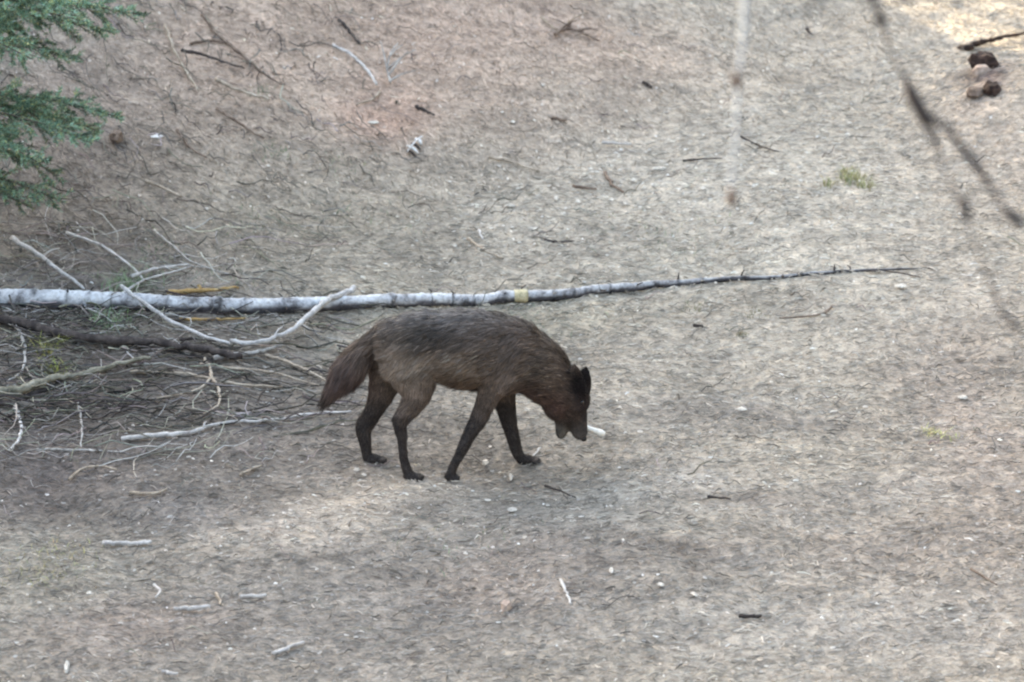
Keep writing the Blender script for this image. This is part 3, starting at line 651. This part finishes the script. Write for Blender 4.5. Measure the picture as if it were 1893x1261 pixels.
dg = bpy.context.evaluated_depsgraph_get(); dg.update()
ev = to.evaluated_get(dg); wm = bpy.data.meshes.new_from_object(ev); bpy.data.objects.remove(to)
WV = np.empty(len(wm.vertices) * 3); wm.vertices.foreach_get('co', WV); WV = WV.reshape(-1, 3)
wm.calc_loop_triangles(); WT = np.empty(len(wm.loop_triangles) * 3, np.int32); wm.loop_triangles.foreach_get('vertices', WT); WT = WT.reshape(-1, 3)
AC = np.vstack([s[1] for s in SEG]); AR = np.vstack([s[2] for s in SEG]); AT = np.vstack([s[3] for s in SEG]); AN = np.concatenate([[i] * len(s[1]) for i, s in enumerate(SEG)])
ORD = [s[0] for s in SEG]
def nearest(P):
    out = np.empty(len(P), int)
    for i in range(0, len(P), 4000):
        d = np.linalg.norm(P[i:i + 4000, None] - AC[None], axis=2) / (AR.mean(1)[None] + .01); out[i:i + 4000] = d.argmin(1)
    return out
def G2(u, v, x, y, rx, ry): return np.exp(-(((u - x) / rx) ** 2 + ((v - y) / ry) ** 2))
def coat(P, jitter=0, g=None):
    """coat markings by place on the body"""
    u = 850 + (P[:, 0] - vp(850, 640, YW)[0]) * 427; v = 640 - (P[:, 2] - vp(850, 640, YW)[2]) * 427 * .927
    if jitter: u = u + g.normal(0, jitter, len(u)); v = v + g.normal(0, jitter, len(u))
    c = np.tile(np.array([.088, .068, .060]), (len(P), 1))
    def mixin(k, cc):
        nonlocal c; k = np.clip(k, 0, 1)[:, None]; c = c * (1 - k) + np.array(cc) * k
    mixin(.9 * G2(u, v, 790, 572, 150, 24), (.17, .168, .18))         # grizzled grey back
    mixin(.95 * G2(u, v, 800, 606, 85, 24), (.026, .024, .024))          # black saddle
    mixin(.7 * G2(u, v, 900, 640, 60, 35), (.075, .060, .055))
    mixin(.9 * G2(u, v, 742, 668, 42, 46), (.225, .18, .15))          # tan thigh
    mixin(.8 * G2(u, v, 782, 652, 26, 12), (.26, .22, .19))
    mixin(.8 * G2(u, v, 760, 715, 26, 26), (.15, .115, .10))
    mixin(.8 * G2(u, v, 850, 655, 60, 26), (.18, .142, .118))
    mixin(.8 * G2(u, v, 870, 690, 40, 22), (.125, .085, .062))           # reddish belly side
    mixin(.8 * G2(u, v, 822, 695, 20, 16), (.12, .095, .078))
    mixin(.8 * G2(u, v, 935, 690, 26, 34), (.15, .12, .108))
    mixin(.6 * G2(u, v, 1000, 665, 24, 30), (.075, .066, .062))
    mixin(.75 * G2(u, v, 980, 720, 40, 26), (.075, .047, .042))
    mixin(.8 * G2(u, v, 1030, 745, 26, 26), (.095, .055, .050))
    mixin(1.9 * G2(u, v, 1074, 702, 21, 26), (.008, .007, .010))
    mixin(.95 * G2(u, v, 1076, 752, 18, 32), (.022, .016, .019))
    mixin(.85 * G2(u, v, 1074, 800, 18, 26), (.12, .115, .12)); mixin(1.0 * G2(u, v, 1034, 800, 16, 22), (.18, .175, .17))
    mixin(.6 * G2(u, v, 1066, 764, 7, 10), (.12, .088, .078))
    mixin(.75 * G2(u, v, 640, 690, 60, 50), (.065, .045, .047)); mixin(.9 * G2(u, v, 598, 742, 26, 26), (.020, .018, .018))
    leg = np.clip((v - 735) / 30, 0, 1) * (u < 1000); mixin(.85 * leg, (.028, .025, .027))
    # streaky mottling that runs along the coat
    n_ = fbm(P[:, 0] * 1.0 + P[:, 2] * .4, P[:, 2] * 2.2 + P[:, 1] * 2, 22, 3)
    return np.clip(c * (1 + .6 * n_)[:, None] * np.array([1.0, .985, .96]), .006, .4)
wolf = empty('wolf', (float(AC[:, 0].mean()), YW, float(zt(.0, YW))), 'dark grey-brown wolf walking right with its head lowered to the ground', 'wolf')
body = mk('body', WV, WT, M['coat'], wolf, C=coat(WV) * .8)
# fur: many fine tapering locks following the lie of the coat
g = np.random.default_rng(77)
NF = 105000
A3 = WV[WT]; ar = np.linalg.norm(np.cross(A3[:, 1] - A3[:, 0], A3[:, 2] - A3[:, 0]), axis=1); ti = g.choice(len(WT), NF, p=ar / ar.sum())
bb = g.random((NF, 2)); fl = bb.sum(1) > 1; bb[fl] = 1 - bb[fl]
FP = A3[ti, 0] + (A3[ti, 1] - A3[ti, 0]) * bb[:, :1] + (A3[ti, 2] - A3[ti, 0]) * bb[:, 1:]
FN = np.cross(A3[ti, 1] - A3[ti, 0], A3[ti, 2] - A3[ti, 0]); FN /= np.linalg.norm(FN, axis=1)[:, None]
k = nearest(FP); nmx = AN[k]; T_ = AT[k].copy()
flow = np.zeros_like(T_); ln = np.zeros(NF)
names = np.array(ORD)[nmx]
for nm, sgn, le, extra in (('torso', -1, .030, (-.1, 0, -.40)), ('head', -1, .011, (-.3, 0, 0)), ('cheek', -1, .018, (-.3, 0, 0)), ('tail', 1, .040, (0, 0, -.15)),
                           ('hind_near', 1, .020, (-.15, 0, 0)), ('hind_far', 1, .018, (-.15, 0, 0)), ('fore_near', 1, .016, (0, 0, 0)), ('fore_far', 1, .016, (0, 0, 0))):
    q = names == nm; flow[q] = T_[q] * sgn + np.array(extra); ln[q] = le
zz = FP[:, 2] - float(zt(0, YW)); ln *= np.where(names == 'tail', 1, np.clip(.28 + zz * 1.4, .25, 1))
top = (names == 'torso') & (FN[:, 2] > .3); ln = np.where(top, ln * 1.15, ln)
uE = 850 + (FP[:, 0] - vp(850, 640, YW)[0]) * 427; vE = 640 - (FP[:, 2] - vp(850, 640, YW)[2]) * 427 * .927
earm = (uE > 1048) & (vE < 716) & (FP[:, 0] > vp(1056, 700, YW)[0]); ln = np.where(earm, .008, ln)
ln = np.where((uE > 1020) & (vE > 770), .007, ln)
hr = np.isin(names, ['hind_near', 'hind_far', 'fore_near', 'fore_far']) & (vE < 676); flow[hr] = np.array([-.75, 0, -.62]); ln[hr] = .028
rt = (names == 'tail') & (uE > 706); flow[rt] = np.array([-.5, 0, -.9]); ln[rt] = .028; names[rt] = 'torso'
flow -= FN * (flow * FN).sum(1)[:, None]; flow /= np.linalg.norm(flow, axis=1)[:, None] + 1e-9
cl = g.normal(0, .16, (NF, 3)) + .9 * np.stack([fbm(FP[:, 0] + FP[:, 1], FP[:, 2], 26, 2), fbm(FP[:, 0] + 7, FP[:, 2] + FP[:, 1], 26, 2), fbm(FP[:, 0] + 13, FP[:, 2], 26, 2)], -1); lay = flow + FN * np.where(names == 'tail', .26, .24)[:, None] + cl * .6; lay /= np.linalg.norm(lay, axis=1)[:, None]
ln = ln * g.uniform(.5, 1.5, NF); wd = g.uniform(.0008, .0018, NF)
sd2 = np.cross(lay, FN + g.normal(0, .35, (NF, 3))); sd2 /= np.linalg.norm(sd2, axis=1)[:, None] + 1e-9
base = FP - FN * .002; mid = FP + lay * (ln * .5)[:, None] + FN * (ln * .06)[:, None]; tipp = FP + (lay * 1.0 + flow * .25) * (ln)[:, None] - np.array([0, 0, 1.0]) * (ln * .18)[:, None]
Vf = np.stack([base - sd2 * wd[:, None], base + sd2 * wd[:, None], mid - sd2 * (wd * .8)[:, None], mid + sd2 * (wd * .8)[:, None], tipp], 1).reshape(-1, 3)
Ft = (np.arange(NF)[:, None, None] * 5 + np.array([(0, 1, 3), (0, 3, 2), (2, 3, 4)])[None]).reshape(-1, 3)
fc = coat(FP, 4, g) * np.exp(g.normal(.12, .26, NF))[:, None]
guard = (g.random(NF) < .05) & (names == 'torso'); fc[guard] = np.clip(fc[guard] * 2.4, 0, .3)
Cf = np.repeat(fc, 5, 0).reshape(NF, 5, 3); Cf[:, 4] *= 1.15; Cf[:, :2] *= .8
fur = mk('fur', Vf, Ft, M['fur'], wolf, C=np.clip(Cf.reshape(-1, 3), .004, .45), smooth=True)
for off, px, py in ((-.064, 1076, 744), (.058, 1084, 744)):
    v_, f_ = ball(vp(px, py, YW + off), .009, .008, .009, 8); mk('eye', v_, f_, M['wet'], wolf)
v_, f_ = ball(vp(1079, 811, YW), .015, .017, .012, 8); mk('nose', v_, f_, M['wet'], wolf)
# bone in the jaws
p0 = vp(1056, 780, YW + .012); p1 = vp(1084, 790, YW + .02); p2 = vp(1117, 803, YW + .03)
Bp = spline(np.array([p0, p1, p2]), 14); br = np.array([13, 12, 10, 9, 8.5, 8.5, 8.5, 8.5, 8.5, 9, 10, 12, 13, 9]) * KP * .52
v_, f_ = tube(Bp, br, 12, .08, 3); tag(mk('bone', v_, f_, M['bone']), 'short white bone gripped in the wolf\'s jaws', 'bone')

# ---------------------------------------------------------------- fir at the left edge
def fir_branch(root, tipv, seed, width=.3, dens_=1.0, droop=.08):
    """returns (stem tube), (needle verts, faces, colours)"""
    g = np.random.default_rng(seed); root = np.array(root, float); tipv = np.array(tipv, float)
    ax = tipv - root; Ln = np.linalg.norm(ax); u = ax / Ln; s = np.cross(u, [0, 0, 1.0]); s /= np.linalg.norm(s); up = np.cross(s, u)
    n = 14; t = np.linspace(0, 1, n); P = root + ax * t[:, None] + up * (droop * np.sin(t * np.pi))[:, None]
    stems = [tube(P, .011 * np.linspace(1, .2, n) * (.6 + Ln * .5), 6)]; paths = [(P, 1.0)]
    m_ = int(26 * Ln * dens_)
    for i in range(m_):
        f = .12 + .86 * (i / m_); p = root + ax * f + up * droop * math.sin(f * math.pi); side = 1 if i % 2 else -1
        l = width * (1 - f) ** .7 * g.uniform(.55, 1.15) + .05
        d = u * g.uniform(.5, .9) + s * side * g.uniform(.6, 1) + up * g.normal(-.05, .22); d /= np.linalg.norm(d)
        Q = p + d * (np.linspace(0, 1, 6) * l)[:, None] + np.array([0, 0, -1]) * (np.linspace(0, 1, 6) ** 2 * l * .22)[:, None]
        paths.append((Q, .8)); stems.append(tube(Q, .0035 * np.linspace(1, .4, 6), 4))
        for _ in range(int(l / .07)):
            ff = g.uniform(.25, .9); q0 = p + d * l * ff; dd = d + s * g.normal(0, .7) + up * g.normal(0, .35); dd /= np.linalg.norm(dd)
            l2 = l * (1 - ff) * .8 + .03; Q2 = q0 + dd * (np.linspace(0, 1, 4) * l2)[:, None]; paths.append((Q2, .8)); 
    V = []; C = []
    for Q, sc in paths:
        ll = np.linalg.norm(np.diff(Q, axis=0), axis=1).sum(); k = int(ll * 560 * dens_)
        if k < 3: continue
        f = g.random(k) * (len(Q) - 1.001); i = f.astype(int); w = (f - i)[:, None]; p = Q[i] * (1 - w) + Q[i + 1] * w
        T = Q[i + 1] - Q[i]; T /= np.linalg.norm(T, axis=1)[:, None]
        rd = g.normal(0, 1, (k, 3)); rd[:, 2] = rd[:, 2] * .8 + .2; rd -= T * (rd * T).sum(1)[:, None]; rd /= np.linalg.norm(rd, axis=1)[:, None]
        d = rd * .8 + T * .6; d /= np.linalg.norm(d, axis=1)[:, None]; nl = g.uniform(.014, .026, k)[:, None]; q = np.cross(d, g.normal(0, 1, (k, 3))); q /= np.linalg.norm(q, axis=1)[:, None]; q *= .0017
        V.append(np.stack([p - q, p + q, p + d * nl * .6 + q * .9, p + d * nl, p + d * nl * .6 - q * .9], 1).reshape(-1, 3))
        c = np.array([.14, .255, .185]) * g.uniform(.35, 1.8) * np.exp(g.normal(0, .3, (k, 1))); warm = g.random((k, 1)) < .18
        c = np.where(warm, c * np.array([2.2, 1.3, .8]), c); C.append(np.repeat(c, 5, 0))
    return join(stems), (np.vstack(V), np.vstack(C))
def fan(nv): return np.arange(nv).reshape(-1, 5)
def fir(base, H, boughs, name, label, extra_seed, trunk_r=.05):
    tr = empty(name, base, label, 'tree'); base = np.array(base, float)
    t = np.linspace(0, 1, 12); P = base + np.stack([.03 * np.sin(t * 5), .02 * np.cos(t * 4), t * H - .1], -1)
    v_, f_ = tube(P, trunk_r * np.linspace(1, .12, 12), 9, .15); mk('trunk', v_, f_, M['bark'], tr)
    for i, (root, tp, wd_, de, dr) in enumerate(boughs):
        st, (nv, nc) = fir_branch(root, tp, extra_seed + i, wd_, de, dr)
        br_ = mk('branch', st[0], st[1], M['bark'], tr)
        mk('needles', nv, fan(len(nv)), M['needle'], None, C=np.clip(nc, .01, .5)); nd = bpy.context.scene.collection.objects[-1]
        nd.parent = br_; nd.location = nd.location - br_.location - tr.location
    return tr
tb = gp(-190, 470); Yt = tb[1]
bo = []
def B(px, py, Y, hx, hy, wd_=.3, de=1.0, dr=.08):
    p = vp(px, py, Yt + Y); bo.append(((tb[0], Yt, vp(hx, hy, Yt)[2]), p, wd_, de, dr))
B(262, 28, .25, -190, 30, .34, 1.1); B(160, 40, -.25, -190, 40, .34, 1.1); B(60, 110, -.6, -190, 60, .3); B(150, 115, .1, -190, 80, .26, 1.0); B(210, 60, .45, -190, 50, .3, 1.0); B(120, 5, .0, -190, 0, .34, 1.0)
B(225, 218, .15, -190, 190, .30, 1.1); B(170, 265, -.25, -190, 205, .34, 1.1); B(70, 300, -.5, -190, 230, .3); B(190, 245, .4, -190, 200, .3, 1.0); B(110, 325, .1, -190, 260, .3, 1.0)
B(120, 375, .0, -190, 330, .22, 1.0); B(60, 385, -.3, -190, 350, .22)
for k in range(14):          # the rest of the tree, outside the picture
    a = R(70 + 220 * g.random()); h = .3 + k * .13; l = (1.1 - h * .3) * g.uniform(.7, 1); bo.append(((tb[0], Yt, tb[2] + h), (tb[0] + math.cos(a) * l, Yt + math.sin(a) * l, tb[2] + h + .05), .28, .45, .06))
fir(tb, 3.0, bo, 'fir_tree', 'young green fir reaching its boughs in from the left edge', 500, .045)

# unseen firs added on the hillside to break up the edge of the shade
for q, (ss, tt, Hh) in enumerate(((9.5, 4.4, 4.0), (12.5, 5.2, 4.5), (8.0, 5.6, 2.2), (14.0, 3.2, 5.0), (13.0, .2, 5.0))):
    x_, y_ = (tt - ss) * .7071, (tt + ss) * .7071; b_ = np.array([x_, y_, float(zt(x_, y_))]); bl = []
    for k in range(26):
        a = R(137.5 * k); h = .35 + k * Hh / 27; l = (1 - h / Hh * .9) * 1.35; bl.append(((x_, y_, b_[2] + h), (x_ + math.cos(a) * l, y_ + math.sin(a) * l, b_[2] + h - .1), .42, .30, .06))
    fir(b_, Hh, bl, 'fir_tree', ['added unseen fir nearest the sunlit gap on the hillside', 'tall added unseen fir higher up behind the sunlit gap', 'smallest added unseen fir beside the sunlit gap', 'tallest added unseen fir near the crest of the hillside', 'added unseen fir at the far left of the hillside crest'][q], 900 + 40 * q, .07)

# ---------------------------------------------------------------- bare tree near the viewer with twigs dangling into view, out of focus
def hp(px, py, d=10.0): return CAM + ray(px, py) * d
bt0 = np.array([2.35, -11.2, float(zt(2.35, -11.2))])
tree = empty('bare_tree', bt0, 'bare tree close to the viewer with blurred twigs dangling at upper right', 'tree')
top_ = np.array([1.9, -10.9, 6.6])
P = spline(np.array([bt0 - [0, 0, .2], bt0 + [.08, 0, 1.4], bt0 + [-.05, .1, 2.6], top_]), 20); v_, f_ = tube(P, np.linspace(.10, .035, 20), 10, .12); mk('trunk', v_, f_, M['bark'], tree)
bA = hp(1600, -330); bB = hp(1372, -300)
P = spline(np.array([top_, (top_ + bA) / 2 + [0, 0, .12], bA, bB]), 16); v_, f_ = tube(P, np.linspace(.03, .008, 16), 7, .1); mk('bough', v_, f_, M['bark'], tree)
M['paletwig'] = m_wood('pale_twig', (.28, .31, .37), (.40, .45, .53), (.46, .51, .58))
M['darktwig'] = m_wood('dark_twig', (.02, .017, .018), (.045, .038, .040), (.09, .075, .075))
M['bud'] = m_wood('brown_bud', (.04, .028, .025), (.08, .05, .045), (.14, .10, .09))
def twig(pts, w, m, d=10.0):
    P = spline(np.array([hp(*p, d) for p in pts]), 5 * len(pts)); r_ = spline(np.array(w, float)[:, None], 5 * len(pts))[:, 0] / 2 / 880 * (10.0 / 10); v_, f_ = tube(P, np.maximum(r_, .0008), 7, .1)
    return mk('twig', v_, f_, m, tree)
def bud(par, px, py, w, h, d=10.0):
    v_, f_ = ball(hp(px, py, d), w / 880 / 2, w / 880 / 2, h / 880 / 2, 8); return mk('bud', v_, f_, M['bud'], par)
t1 = twig([(1372, -300), (1376, -80), (1374, 60), (1364, 150), (1360, 240), (1352, 320), (1352, 384)], [13, 12, 10, 7, 7, 7, 5], M['paletwig'])
bud(t1, 1362, 150, 18, 34); bud(t1, 1353, 366, 18, 40)
twig([(1600, -330), (1590, -120), (1600, -30), (1618, 12), (1632, 45)], [14, 13, 12, 13, 20], M['darktwig'])
twig([(1632, 45), (1650, 100), (1672, 140), (1688, 178), (1708, 215), (1724, 250), (1735, 275)], [9, 6, 9, 26, 24, 12, 6], M['darktwig'])
twig([(1712, 210), (1750, 236), (1780, 276), (1808, 310), (1832, 346)], [12, 12, 13, 16, 9], M['darktwig'])
twig([(1712, 215), (1740, 300), (1768, 362), (1782, 378), (1790, 408)], [6, 5, 7, 20, 6], M['darktwig'])
twig([(1832, 346), (1850, 380), (1872, 400), (1893, 418)], [8, 8, 20, 12], M['darktwig'])
twig([(1782, 400), (1800, 450), (1832, 520), (1852, 575), (1880, 610)], [4, 4, 7, 8, 11], M['darktwig'])
